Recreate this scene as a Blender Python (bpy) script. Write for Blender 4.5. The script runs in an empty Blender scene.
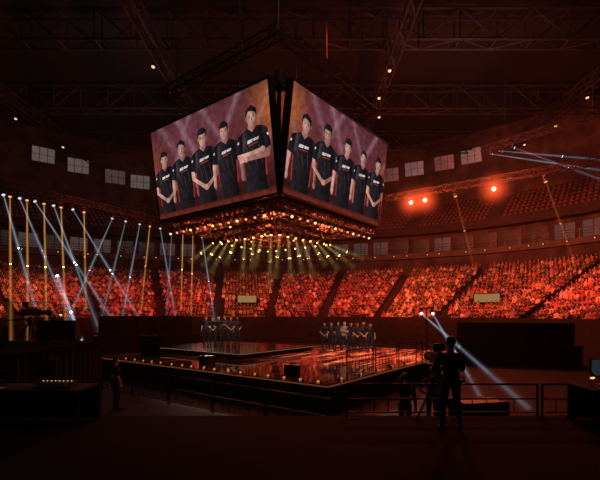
import bpy, math, random
import numpy as np
from mathutils import Vector, Matrix
random.seed(7)
scene=bpy.context.scene
COL=scene.collection
scene.view_settings.view_transform='Standard'
F=420.0; CZ=3.35; HY=312.0
def V(*a): return Vector(a)
def at(px,py,Y): return Vector(((px-300)/F*Y, Y, CZ-(py-HY)/F*Y))
ORD=['first','second','third','fourth','fifth','sixth','seventh','eighth','ninth','tenth','eleventh','twelfth','thirteenth','fourteenth','fifteenth','sixteenth','seventeenth','eighteenth','nineteenth','twentieth','twenty-first','twenty-second','twenty-third','twenty-fourth','twenty-fifth']

# ---------------------------------------------------------------- materials
def nt(name):
    m=bpy.data.materials.new(name); m.use_nodes=True
    n=m.node_tree.nodes; l=m.node_tree.links
    for x in list(n): n.remove(x)
    out=n.new('ShaderNodeOutputMaterial'); return m,n,l,out
def mk(name,col,rough=.6,metal=0,scale=6,var=.35,emis=None,estr=0,spec=.5):
    m,n,l,out=nt(name)
    p=n.new('ShaderNodeBsdfPrincipled'); l.new(p.outputs[0],out.inputs[0])
    tc=n.new('ShaderNodeTexCoord'); nz=n.new('ShaderNodeTexNoise'); nz.inputs['Scale'].default_value=scale
    nz.inputs['Detail'].default_value=3
    l.new(tc.outputs['Object'],nz.inputs['Vector'])
    r=n.new('ShaderNodeValToRGB'); r.color_ramp.elements[0].position=.3; r.color_ramp.elements[1].position=.7
    r.color_ramp.elements[0].color=tuple(c*(1-var) for c in col)+(1,)
    r.color_ramp.elements[1].color=tuple(min(1,c*(1+var)) for c in col)+(1,)
    l.new(nz.outputs['Fac'],r.inputs[0]); l.new(r.outputs[0],p.inputs['Base Color'])
    p.inputs['Roughness'].default_value=rough; p.inputs['Metallic'].default_value=metal
    p.inputs['Specular IOR Level'].default_value=spec
    if emis:
        p.inputs['Emission Color'].default_value=tuple(emis)+(1,); p.inputs['Emission Strength'].default_value=estr
    return m
def mk_attr(name,rough=.75,emit=0):
    m,n,l,out=nt(name)
    a=n.new('ShaderNodeVertexColor'); a.layer_name='Col'
    if emit:
        e=n.new('ShaderNodeEmission'); e.inputs[1].default_value=emit
        tc=n.new('ShaderNodeTexCoord'); wv=n.new('ShaderNodeTexNoise'); wv.inputs['Scale'].default_value=3; wv.inputs['Detail'].default_value=6
        l.new(tc.outputs['Object'],wv.inputs['Vector'])
        mr=n.new('ShaderNodeMapRange'); mr.inputs[1].default_value=.3; mr.inputs[2].default_value=.7; mr.inputs[3].default_value=.6; mr.inputs[4].default_value=1.2
        l.new(wv.outputs['Fac'],mr.inputs[0])
        mx=n.new('ShaderNodeMix'); mx.data_type='RGBA'; mx.blend_type='MULTIPLY'; mx.inputs[0].default_value=1
        l.new(a.outputs[0],mx.inputs[6]); l.new(mr.outputs[0],mx.inputs[7]); l.new(mx.outputs[2],e.inputs[0])
        l.new(e.outputs[0],out.inputs[0])
    else:
        p=n.new('ShaderNodeBsdfPrincipled'); p.inputs['Roughness'].default_value=rough
        l.new(a.outputs[0],p.inputs['Base Color']); l.new(p.outputs[0],out.inputs[0])
    return m
def mk_beam(name,col,s):
    m,n,l,out=nt(name)
    e=n.new('ShaderNodeEmission'); e.inputs[0].default_value=tuple(col)+(1,); e.inputs[1].default_value=s
    l.new(e.outputs[0],out.inputs['Volume']); return m
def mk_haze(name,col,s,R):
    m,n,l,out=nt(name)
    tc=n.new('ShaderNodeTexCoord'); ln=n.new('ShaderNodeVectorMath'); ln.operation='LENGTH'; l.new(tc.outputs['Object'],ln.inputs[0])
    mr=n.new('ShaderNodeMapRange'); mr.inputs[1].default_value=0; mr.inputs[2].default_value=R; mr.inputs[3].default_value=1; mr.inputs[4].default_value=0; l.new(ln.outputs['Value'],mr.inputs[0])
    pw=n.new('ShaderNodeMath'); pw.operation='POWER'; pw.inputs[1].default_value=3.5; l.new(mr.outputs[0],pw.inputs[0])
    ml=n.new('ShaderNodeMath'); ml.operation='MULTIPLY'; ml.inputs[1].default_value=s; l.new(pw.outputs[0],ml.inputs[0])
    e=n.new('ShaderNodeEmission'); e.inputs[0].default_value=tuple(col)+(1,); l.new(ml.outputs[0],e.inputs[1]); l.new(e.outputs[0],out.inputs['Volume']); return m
def mk_emit(name,col,s):
    m,n,l,out=nt(name)
    e=n.new('ShaderNodeEmission'); e.inputs[0].default_value=tuple(col)+(1,); e.inputs[1].default_value=s
    l.new(e.outputs[0],out.inputs[0]); return m
M={}
M['black']=mk('black_metal',(.014,.013,.014),.5,.2)
M['blackcloth']=mk('black_drape',(.009,.008,.009),.95)
M['truss']=mk('truss_metal',(.16,.14,.135),.45,.6,scale=3)
M['midtruss']=mk('lighting_truss_paint',(.018,.016,.016),.7,.1,scale=3,spec=.2)
M['darktruss']=mk('dark_truss_paint',(.034,.032,.033),.7,.1,scale=3,spec=.3)
M['rail']=mk('rail_paint',(.022,.02,.02),.55,.3,scale=3,spec=.3)
M['balrail']=mk('balcony_rail_metal',(.12,.1,.1),.5,.5,scale=3)
M['concrete']=mk('stand_concrete',(.024,.016,.015),.9,scale=2)
M['wall']=mk('dark_wall_paint',(.055,.040,.037),.9,scale=.6,var=.6)
M['ceil']=mk('ceiling_paint',(.010,.0095,.010),.95,scale=.4)
M['fascia']=mk('fascia_paint',(.045,.036,.036),.6,scale=1)
M['floor']=mk('arena_floor_rubber',(.022,.018,.017),.7,scale=1.5,var=.6,spec=.1)
M['carpet']=mk('platform_carpet',(.009,.008,.0085),.95,scale=40,spec=.08)
M['person']=mk_attr('clothes_and_skin')
M['pic']=mk_attr('screen_picture',emit=1.0)
M['seat']=mk('seat_plastic',(.05,.010,.009),.6)
M['seatdark']=mk('upper_seat_plastic',(.085,.036,.03),.6)
M['hair']=mk('black_hair',(.012,.01,.01),.5,scale=60)
M['glassdim']=mk('suite_glass',(.02,.018,.018),.25,emis=(.5,.32,.24),estr=.014)
M['glassdim2']=mk('suite_glass_lit',(.03,.027,.027),.25,emis=(.6,.42,.36),estr=.06)
M['clere']=mk('clerestory_glass',(.09,.09,.09),.3,scale=1.2,var=.9,emis=(.5,.48,.5),estr=.12)
M['clere2']=mk('clerestory_glass_dim',(.07,.07,.07),.3,scale=1.2,var=.9,emis=(.5,.47,.48),estr=.055)
M['lens_red']=mk_emit('red_lamp_lens',(1,.2,.06),25)
M['lens_amber']=mk_emit('amber_lamp_lens',(1,.5,.13),3.5)
M['lens_dimamber']=mk_emit('dim_amber_lamp_lens',(1,.5,.12),.9)
M['lens_white']=mk_emit('white_lamp_lens',(.85,.92,1),.8)
M['lens_bright']=mk_emit('bright_white_lamp_lens',(.9,.95,1),6)
M['lens_pink']=mk_emit('pink_lamp_lens',(1,.26,.14),1.8)
M['foot']=mk_emit('footlight_lens',(1,.36,.1),.6)
M['cream']=mk_emit('sign_cream_panel',(1,.55,.2),.3)
M['warm']=mk_emit('small_warm_bulb',(1,.5,.2),1.4)
M['skirt']=mk('stage_skirt_panel',(.010,.009,.010),.4,scale=2)
M['rubber']=mk('black_rubber',(.008,.008,.008),.8)
M['paper']=mk('white_paper',(.6,.58,.56),.8)
M['screenglow']=mk('monitor_screen',(.02,.02,.025),.2,emis=(.3,.4,.55),estr=.05)
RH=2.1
M['painted_haze']=mk_haze('painted_red_haze',(1,.09,.024),1.5,RH)
def deckmat():
    m,n,l,out=nt('stage_floor_painted_glints')
    p=n.new('ShaderNodeBsdfPrincipled'); l.new(p.outputs[0],out.inputs[0])
    tc=n.new('ShaderNodeTexCoord'); b=n.new('ShaderNodeTexBrick')
    b.offset=0; b.inputs['Scale'].default_value=1; b.inputs['Brick Width'].default_value=1; b.inputs['Row Height'].default_value=1
    b.inputs['Mortar Size'].default_value=.03
    b.inputs['Color1'].default_value=(.010,.008,.008,1); b.inputs['Color2'].default_value=(.02,.013,.012,1); b.inputs['Mortar'].default_value=(.04,.02,.015,1)
    l.new(tc.outputs['Object'],b.inputs['Vector']); l.new(b.outputs['Color'],p.inputs['Base Color'])
    p.inputs['Roughness'].default_value=.05; p.inputs['Specular IOR Level'].default_value=1.0
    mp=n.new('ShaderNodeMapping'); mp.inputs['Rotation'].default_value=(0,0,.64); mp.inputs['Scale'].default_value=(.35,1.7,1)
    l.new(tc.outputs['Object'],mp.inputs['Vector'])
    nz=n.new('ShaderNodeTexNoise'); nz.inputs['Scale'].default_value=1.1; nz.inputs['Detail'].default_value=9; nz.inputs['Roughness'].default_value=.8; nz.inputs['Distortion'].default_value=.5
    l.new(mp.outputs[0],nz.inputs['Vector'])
    r=n.new('ShaderNodeValToRGB'); e=r.color_ramp.elements; e[0].position=.48; e[0].color=(.005,.001,.0006,1); e[1].position=.69; e[1].color=(1,.85,.75,1)  # glowing streaks paint red and gold reflections onto the glossy deck
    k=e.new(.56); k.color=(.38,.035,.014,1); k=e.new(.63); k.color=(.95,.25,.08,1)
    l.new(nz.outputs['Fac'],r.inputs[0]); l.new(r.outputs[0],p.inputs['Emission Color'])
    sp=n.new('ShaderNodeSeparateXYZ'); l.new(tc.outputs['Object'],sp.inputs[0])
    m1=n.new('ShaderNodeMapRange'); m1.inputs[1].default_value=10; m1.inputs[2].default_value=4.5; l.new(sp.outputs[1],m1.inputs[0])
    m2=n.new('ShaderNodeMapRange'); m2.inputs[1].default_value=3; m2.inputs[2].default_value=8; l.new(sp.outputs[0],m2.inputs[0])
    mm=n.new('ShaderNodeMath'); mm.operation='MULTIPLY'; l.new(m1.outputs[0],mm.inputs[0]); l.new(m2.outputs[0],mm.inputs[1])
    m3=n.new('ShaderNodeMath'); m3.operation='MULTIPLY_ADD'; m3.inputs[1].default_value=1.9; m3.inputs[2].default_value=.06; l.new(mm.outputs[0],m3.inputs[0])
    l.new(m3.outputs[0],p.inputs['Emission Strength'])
    return m
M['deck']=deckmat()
_beams={}
def beam(colname,col,s):
    k=(colname,round(s,2))
    if k not in _beams: _beams[k]=mk_beam('light_haze_'+colname,col,s)
    return _beams[k]

# ---------------------------------------------------------------- mesh helpers
def frame(d):
    d=Vector(d).normalized()
    a=Vector((0,0,1)) if abs(d.z)<.95 else Vector((1,0,0))
    u=d.cross(a).normalized(); v=u.cross(d).normalized()
    return u,v,d
class MB:
    def __init__(s): s.V=[]; s.F=[]; s.C=[]
    def add(s,vs,fs,col=None):
        o=len(s.V); s.V+= [tuple(v) for v in vs]; s.F+=[tuple(i+o for i in f) for f in fs]; s.C+=[col]*len(fs)
    def box(s,c,size,ax=None,col=None):
        c=Vector(c); X,Y,Z=ax if ax else (V(1,0,0),V(0,1,0),V(0,0,1))
        hx,hy,hz=[q/2 for q in size]
        vs=[c+X*(sx*hx)+Y*(sy*hy)+Z*(sz*hz) for sz in (-1,1) for sy in (-1,1) for sx in (-1,1)]
        s.add(vs,[(0,2,3,1),(4,5,7,6),(0,1,5,4),(2,6,7,3),(0,4,6,2),(1,3,7,5)],col)
    def tube(s,p0,p1,r0,r1=None,n=6,col=None):
        r1=r0 if r1 is None else r1
        p0=Vector(p0); p1=Vector(p1)
        if (p1-p0).length<1e-6: return
        u,v,d=frame(p1-p0)
        vs=[p+ (u*math.cos(2*math.pi*i/n)+v*math.sin(2*math.pi*i/n))*r for p,r in ((p0,r0),(p1,r1)) for i in range(n)]
        fs=[(i,i+n,(i+1)%n+n,(i+1)%n) for i in range(n)]+[tuple(range(n)),tuple(range(2*n-1,n-1,-1))]
        s.add(vs,fs,col)
    def lathe(s,c,d,prof,n=14,col=None):
        c=Vector(c); u,v,d=frame(d); vs=[];fs=[]
        for r,z in prof:
            for i in range(n):
                a=2*math.pi*i/n; vs.append(c+d*z+(u*math.cos(a)+v*math.sin(a))*r)
        for j in range(len(prof)-1):
            for i in range(n):
                fs.append((j*n+i,(j+1)*n+i,(j+1)*n+(i+1)%n,j*n+(i+1)%n))
        fs.append(tuple(range(n))); m=(len(prof)-1)*n; fs.append(tuple(range(m+n-1,m-1,-1)))
        s.add(vs,fs,col)
    def path(s,pts,r,n=5,col=None):
        for a,b in zip(pts[:-1],pts[1:]): s.tube(a,b,r,r,n,col)
    def ell(s,c,r,nu=12,nv=8,col=None):
        c=Vector(c); vs=[];fs=[]
        vs.append(c+V(0,0,-r[2]))
        for j in range(1,nv):
            ph=-math.pi/2+math.pi*j/nv
            for i in range(nu):
                a=2*math.pi*i/nu; vs.append(c+V(r[0]*math.cos(ph)*math.cos(a),r[1]*math.cos(ph)*math.sin(a),r[2]*math.sin(ph)))
        vs.append(c+V(0,0,r[2])); T=len(vs)-1
        for i in range(nu):
            fs.append((0,1+(i+1)%nu,1+i)); b=1+(nv-2)*nu; fs.append((T,b+i,b+(i+1)%nu))
        for j in range(nv-2):
            for i in range(nu):
                a=1+j*nu; fs.append((a+i,a+(i+1)%nu,a+nu+(i+1)%nu,a+nu+i))
        s.add(vs,fs,col)
    def caps(s,p0,p1,r0,r1,n=10):
        u,v,d=frame(Vector(p1)-Vector(p0)); L=(Vector(p1)-Vector(p0)).length
        prof=[]
        for k in range(5):
            a=-math.pi/2+math.pi/2*k/4; prof.append((max(.0005,r0*math.cos(a)),r0*math.sin(a)))
        for k in range(5):
            a=math.pi/2*k/4; prof.append((max(.0005,r1*math.cos(a)),L+r1*math.sin(a)))
        s.lathe(p0,d,prof,n)
    def mesh(s,name,mat,smooth=False):
        me=bpy.data.meshes.new(name); me.from_pydata(s.V,[],s.F); me.update()
        if mat: me.materials.append(mat)
        if any(c is not None for c in s.C):
            ca=me.color_attributes.new('Col','FLOAT_COLOR','CORNER'); arr=[]
            for p in me.polygons:
                c=s.C[p.index] or (.1,.1,.1)
                if isinstance(c,list):
                    for q in c: arr+= [q[0],q[1],q[2],1]
                else:
                    arr+= [c[0],c[1],c[2],1]*p.loop_total
            ca.data.foreach_set('color',arr)
        if smooth: me.polygons.foreach_set('use_smooth',[True]*len(me.polygons))
        return me
    def build(s,name,mat,parent=None,smooth=False):
        o=bpy.data.objects.new(name,s.mesh(name,mat,smooth)); COL.objects.link(o)
        if parent: o.parent=parent
        return o
def tag(o,label=None,cat=None,group=None,kind=None):
    if label: o['label']=label
    if cat: o['category']=cat
    if group: o['group']=group
    if kind: o['kind']=kind
    return o
def thing(name,label,cat,loc=(0,0,0),rz=0,group=None):
    o=bpy.data.objects.new(name,None); o.empty_display_size=.2; COL.objects.link(o)
    o.location=loc; o.rotation_euler=(0,0,rz); return tag(o,label,cat,group)
def copy_tree(o,loc=None,rz=None,label=None,group=None):
    c=o.copy(); COL.objects.link(c)
    if loc is not None: c.location=loc
    if rz is not None: c.rotation_euler=(0,0,rz)
    if label: c['label']=label
    if group: c['group']=group
    for ch in list(o.children):
        d=ch.copy(); COL.objects.link(d); d.parent=c
        for g in list(ch.children):
            e=g.copy(); COL.objects.link(e); e.parent=d
    return c
def struct(name,mb,mat,label,cat,smooth=False):
    return tag(mb.build(name,mat,None,smooth),label,cat,None,'structure')

# ---------------------------------------------------------------- arena bowl
BC=(-5.0,28.0)
def P(th,k,z=0): return Vector((BC[0]+(27+k)*math.sin(th),BC[1]+(21+k)*math.cos(th),z))
TH0,TH1=-1.5,1.75
def ring(prof,mb=None,n=96,t0=TH0,t1=TH1):
    mb=mb or MB(); m=len(prof); vs=[];fs=[]
    for i in range(n+1):
        th=t0+(t1-t0)*i/n
        for k,z in prof: vs.append(P(th,k,z))
    for i in range(n):
        for j in range(m-1):
            fs.append((i*m+j,i*m+j+1,(i+1)*m+j+1,(i+1)*m+j))
    mb.add(vs,fs); return mb
ROWS=19; RD=.69; RR=.335; Z0=2.3
prof=[(0,0),(0,2.8),(.16,2.8),(.16,Z0)]
k=.16;z=Z0
for i in range(ROWS):
    k+=RD; prof.append((k,z))
    if i<ROWS-1: z+=RR; prof.append((k,z))
KT=k; ZT=z
struct('grandstand_terrace',ring(prof),M['concrete'],'stepped concrete terrace of the lower stand ringing the arena floor','grandstand')
struct('wall_concourse',ring([(KT,ZT),(KT,10.6)]),M['wall'],'dark concourse wall above the last row of the lower stand','wall')
struct('trim_1',ring([(KT+2,10.6),(KT-.5,10.6),(KT-.5,11.3),(KT-.3,11.3),(KT-.3,11.0),(KT+2,11.0)]),M['fascia'],'balcony slab and fascia running round above the lower stand','balcony')
struct('wall_suite',ring([(KT+2,10.6),(KT+2,14.0)]),M['wall'],'dark wall of the suite level behind the balcony','wall')
pu=[(KT+2,14.0),(KT+.3,14.0),(KT+.3,15.1),(KT+.45,15.1),(KT+.45,14.4)]
k2=KT+.45;z2=14.4
for i in range(9):
    k2+=.86; pu.append((k2,z2))
    if i<8: z2+=.6; pu.append((k2,z2))
KU=k2;ZU=z2
struct('upper_terrace',ring(pu),M['concrete'],'stepped dark upper terrace above the suite level','grandstand')
CEIL=29.5
struct('wall_upper',ring([(KU,ZU),(KU,CEIL)]),M['wall'],'tall dark outer wall beneath the roof','wall')
mb=MB(); mb.add([(-70,-12,CEIL),(70,-12,CEIL),(70,90,CEIL),(-70,90,CEIL)],[(0,3,2,1)]); struct('ceiling',mb,M['ceil'],'black arena roof above the trusses','ceiling')
mb=MB(); mb.add([(-70,-12,0),(70,-12,0),(70,90,0),(-70,90,0)],[(0,1,2,3)]); struct('floor',mb,M['floor'],'dark rubber arena floor around the stage','floor')
def find_th(px,kk):
    best=None
    for i in range(3000):
        th=TH0+(TH1-TH0)*i/3000; p=P(th,kk)
        if p.y<5: continue
        e=abs(300+F*p.x/p.y-px)
        if best is None or e<best[0]: best=(e,th)
    return best[1]
def basis(th,kk):
    t=(P(th+.001,kk)-P(th-.001,kk)).normalized(); nrm=Vector((-t.y,t.x,0)).normalized()
    if nrm.dot(P(th,kk)-Vector((BC[0],BC[1],0)))>0: nrm=-nrm
    return t,nrm
wn=0
for px,py in [(43,156),(78,167),(115,178),(140,183),(168,188),(390,176),(415,170),(445,164),(472,157)]:
    th=find_th(px,KU); p=P(th,KU); t,nn=basis(th,KU); zc=CZ-(py-HY)/F*p.y; zc=min(zc,27.6)
    up=(V(0,0,1)+nn*.35).normalized(); n2=(nn-V(0,0,.35)).normalized()
    wn+=1; w,h=2.9,2.1
    c=p+nn*.55; c.z=zc; ax=(t,n2,up)
    g=MB(); g.box(c,(w,.06,h),ax)
    o=struct('window_%d'%wn,g,M['clere2'] if wn in (3,5,6,8) else M['clere'],'high grey slanted window under the roof, %s from the left'%ORD[wn-1],'window')
    f=MB()
    for q in (-1,1): f.box(c+t*(q*w/2),(.14,.16,h+.14),ax); f.box(c+up*(q*h/2),(w+.14,.16,.14),ax)
    for q in (-.17,.17): f.box(c+t*(q*w),(.07,.12,h),ax)
    f.box(c,(w,.12,.06),ax)
    f.build('window_frame',M['black'],o)
th=TH0+.1
while th<TH1-.1:
    kk=KT+2; p=P(th,kk); t,nn=basis(th,kk); sp=(P(th+.001,kk)-P(th,kk)).length/.001
    c=p+nn*.06; c.z=12.6; ax=(t,nn,V(0,0,1)); wn+=1
    lit=random.random()<.3
    g=MB(); g.box(c,(2.2,.05,1.8),ax)
    o=struct('window_%d'%wn,g,M['glassdim2'] if lit else M['glassdim'],'%s suite window behind the balcony rail'%('faintly lit' if lit else 'dark'),'window')
    f=MB()
    for q in (-1,0,1): f.box(c+t*(q*1.1),(.1,.12,1.9),ax)
    for q in (-1,1): f.box(c+V(0,0,q*.93),(2.3,.12,.1),ax)
    f.build('window_frame',M['black'],o)
    th+=2.9/sp
mb=MB(); n=150; pts=[P(TH0+(TH1-TH0)*i/n,KT-.4) for i in range(n+1)]
for zz in (11.65,11.95,12.25): mb.path([Vector((p.x,p.y,zz)) for p in pts],.03,4)
for p in pts[::2]: mb.tube((p.x,p.y,11.25),(p.x,p.y,12.25),.03,None,4)
tag(mb.build('balcony_railing',M['balrail']),'thin metal railing along the balcony above the lower stand','railing')
bl0=None
for i in range(40):
    th=-1.15+2.5*i/39+random.uniform(-.02,.02); p=P(th,KT-.5); t,nn=basis(th,KT-.5); rz=math.atan2(nn.x,-nn.y)
    if bl0 is None:
        bl0=thing('balcony_lamp','small warm lamp fixed on the balcony fascia over the crowd','lamp',(p.x,p.y,11.0),rz,'lamps along the balcony fascia')
        m=MB(); m.box((0,-.06,0),(.3,.12,.16)); m.build('housing',M['black'],bl0)
        m=MB(); m.lathe((0,-.12,0),(0,-1,-.3),[(.06,0),(.05,.04),(.02,.05)],8); m.build('bulb',M['warm'],bl0)
    else: copy_tree(bl0,(p.x,p.y,11.0),rz)

# ---------------------------------------------------------------- people
def hand(pr,w,d,n,L):
    d=Vector(d).normalized(); n=Vector(n); n=(n-d*n.dot(d)).normalized(); s=d.cross(n).normalized()*L
    w=Vector(w)
    for q in (-.02,.0,.02): pr.append(('c',w+s*q*.5,w+d*.085+s*q,.024,.021,'skin'))
    for o_,l_ in zip((-.033,-.011,.011,.033),(.062,.075,.08,.066)):
        a=w+d*.088+s*o_; b=a+(d*.85+n*.35)*l_*.55; c=b+(d*.4+n*.9)*l_*.5
        pr.append(('c',a,b,.0105,.0095,'skin')); pr.append(('c',b,c,.0095,.008,'skin'))
    a=w+d*.02+s*.03; b=a+(d*.6+s*.65+n*.25)*.045; c=b+(d*.8+n*.3+s*.1)*.032
    pr.append(('c',a,b,.013,.011,'skin')); pr.append(('c',b,c,.011,.009,'skin'))
def human(arms,stance='stand',fingers=True,turn=0,short=True):
    pr=[]; dz=0
    if stance=='sit': dz=-.42
    def c(a,b,r0,r1,l): pr.append(('c',Vector(a),Vector(b),r0,r1,l))
    def e(p,r,l): pr.append(('e',Vector(p),r,None,None,l))
    Z=lambda x:x+dz
    R=Matrix.Rotation(turn,3,'Z')
    def h(p): return tuple(R@Vector((p[0],p[1],0))+Vector((0,0,Z(p[2]))))
    c((0,.015,Z(1.40)),(0,.0,Z(1.55)),.06,.055,'skin')
    e(h((0,0,1.64)),(.076,.092,.105),'skin'); c(h((0,-.035,1.565)),h((0,-.05,1.60)),.05,.055,'skin')
    c(h((0,-.09,1.645)),h((0,-.108,1.612)),.011,.016,'skin')
    for s in (-1,1):
        c(h((s*.078,.005,1.61)),h((s*.08,.01,1.65)),.014,.018,'skin')
        c(h((s*.03,-.086,1.648)),h((s*.034,-.086,1.648)),.011,.011,'eye')
    c(h((-.02,-.092,1.572)),h((.02,-.092,1.572)),.009,.009,'lip')
    if not fingers: e(h((0,.018,1.675)),(.086,.098,.09),'hair')
    e((0,0,Z(1.27)),(.165,.112,.2),'shirt'); c((-.15,.005,Z(1.385)),(.15,.005,Z(1.385)),.07,.07,'shirt')
    c((0,.01,Z(1.40)),(0,.005,Z(1.46)),.085,.066,'shirt')
    e((0,0,Z(1.05)),(.15,.108,.2),'shirt'); e((0,.005,Z(.93)),(.165,.122,.12),'trousers')
    c((-.05,0,Z(.94)),(.05,0,Z(.94)),.122,.122,'shirt')
    for s in (-1,1):
        if stance=='sit':
            c((s*.09,.0,.52),(s*.13,-.42,.50),.09,.066,'trousers'); c((s*.13,-.42,.50),(s*.13,-.38,.1),.062,.045,'trousers')
            c((s*.13,-.36,.05),(s*.145,-.54,.045),.046,.04,'shoe')
        else:
            yo=(-.10*s if stance=='step' else 0); xo=.02 if stance=='wide' else 0
            c((s*.09,0,.9),(s*(.11+xo),-.015+yo*.6,.5),.096,.066,'trousers')
            c((s*(.11+xo),-.015+yo*.6,.5),(s*(.125+xo*2),.025+yo,.1),.064,.047,'trousers')
            c((s*(.125+xo*2),.03+yo,.047),(s*(.145+xo*2),-.15+yo,.042),.047,.042,'shoe')
        el,wr,hd,hn=arms[0 if s<0 else 1]
        sh=(s*.19,.005,Z(1.385)); mid=Vector(sh).lerp(Vector(el),.72 if short else 1)
        c(sh,mid,.062,.052,'shirt'); c(mid,el,.046,.042,'skin' if short else 'shirt')
        c(el,wr,.042,.029,'skin' if short else 'shirt')
        if fingers: hand(pr,wr,hd,hn,s)
        else:
            w=Vector(wr); c(w,w+Vector(hd).normalized()*.12,.036,.028,'skin')
    return pr
def arms(a,b=None,dz=0):
    T={'down':((.25,.03,1.12),(.265,-.05,.88),(.0,-.12,-1),(-1,0,0)),
       'clasp':((.265,.0,1.12),(.075,-.17,.96),(-.8,-.15,-.45),(0,1,-.2)),
       'cross':((.245,-.05,1.13),(-.05,-.175,1.17),(-.95,.12,.12),(0,1,0)),
       'cross2':((.25,-.05,1.12),(-.04,-.2,1.22),(-.95,.2,.05),(0,1,0)),
       'behind':((.275,.09,1.13),(.1,.17,.95),(-.8,.1,-.4),(0,-1,0)),
       'hips':((.36,.06,1.13),(.19,-.06,1.0),(-.5,-.5,-.4),(-1,.3,0)),
       'reach':((.27,-.12,1.14),(.2,-.37,1.18),(-.05,-1,.05),(0,0,-1)),
       'headset':((.36,-.06,1.36),(.15,-.02,1.58),(-.4,0,.9),(-1,0,0)),
       'lap':((.24,-.03,1.13),(.1,-.28,1.02),(-.4,-.8,-.2),(0,0,-1)),
       'desk':((.25,-.12,1.13),(.16,-.36,1.16),(-.1,-1,0),(0,0,-1)),
       'clap':((.23,-.15,1.18),(.04,-.34,1.34),(-.1,-.5,.85),(-1,0,0)),
       'raise':((.27,-.1,1.5),(.24,-.15,1.76),(0,0,1),(0,-1,0))}
    out=[]
    for s,k in ((-1,a),(1,b or a)):
        el,wr,hd,hn=T[k]
        out.append(((s*el[0],el[1],el[2]+dz),(s*wr[0],wr[1],wr[2]+dz),(s*hd[0],hd[1],hd[2]),(s*hn[0],hn[1],hn[2])))
    return out
def fuse(pr,voxel,sm=2):
    mb=MB()
    for p in pr:
        if p[0]=='c': mb.caps(p[1],p[2],p[3],p[4])
        else: mb.ell(p[1],p[2])
    me=mb.mesh('tmp',None); o=bpy.data.objects.new('tmp',me); COL.objects.link(o)
    r=o.modifiers.new('r','REMESH'); r.mode='VOXEL'; r.voxel_size=voxel
    if sm: s=o.modifiers.new('s','SMOOTH'); s.factor=.5; s.iterations=sm
    dg=bpy.context.evaluated_depsgraph_get(); ev=o.evaluated_get(dg); m=ev.to_mesh()
    nv=len(m.vertices); co=np.empty(nv*3); m.vertices.foreach_get('co',co); co=co.reshape(-1,3)
    faces=[tuple(p.vertices) for p in m.polygons]; ev.to_mesh_clear()
    bpy.data.objects.remove(o); bpy.data.meshes.remove(me)
    best=np.full(nv,1e9); lab=np.zeros(nv,int); names=[]
    for p in pr:
        if p[5] not in names: names.append(p[5])
        if p[0]=='c':
            a=np.array(p[1]); b=np.array(p[2]); d=b-a; t=np.clip(((co-a)@d)/max(1e-9,d@d),0,1)
            dist=np.linalg.norm(co-(a+t[:,None]*d),axis=1)-(p[3]+(p[4]-p[3])*t)
        else:
            rr=np.array(p[2]); dist=(np.linalg.norm((co-np.array(p[1]))/rr,axis=1)-1)*rr.min()
        if p[5] in('eye','lip'): dist-=.004
        k=dist<best; best[k]=dist[k]; lab[k]=names.index(p[5])
    return co,faces,lab,names
SK=[(.62,.36,.25),(.55,.3,.2),(.68,.42,.3)]
def pal(shirt,trousers=(.02,.02,.025),shoe=(.03,.03,.03),skin=SK[0]):
    return {'shirt':shirt,'trousers':trousers,'shoe':shoe,'skin':skin,'hair':(.015,.012,.012),'eye':(.02,.015,.012),'lip':(.4,.14,.11)}
def fig_mesh(name,fused,palette):
    co,faces,lab,names=fused
    me=bpy.data.meshes.new(name); me.from_pydata(co.tolist(),[],faces); me.materials.append(M['person'])
    tab=np.array([palette[n]+(1,) for n in names]); ca=me.color_attributes.new('Col','FLOAT_COLOR','POINT')
    ca.data.foreach_set('color',tab[lab].ravel().astype(np.float32))
    me.polygons.foreach_set('use_smooth',[True]*len(me.polygons)); return me
def hair_mesh(turn=0,dz=0):
    mb=MB(); mb.ell((0,0,0),(.089,.105,.108),18,12)
    R=Matrix.Rotation(turn,3,'Z'); out=[]
    for v in mb.V:
        x,y,z=v
        f=1.0
        if y<-.02 and z<.045: f=.72
        elif z<-.03: f=.82
        q=R@Vector((x*f,y*f+.008,0)); out.append((q.x,q.y,z*f+1.655+dz))
    mb.V=out; return mb.mesh('hair',M['hair'],True)
def person(mesh,hair,loc,rz,label,group=None,scale=1):
    o=bpy.data.objects.new('person',mesh); COL.objects.link(o); o.location=loc; o.rotation_euler=(0,0,rz); o.scale=(scale,)*3
    tag(o,label,'person',group)
    if hair:
        h=bpy.data.objects.new('hair',hair); COL.objects.link(h); h.parent=o
    return o

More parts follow.
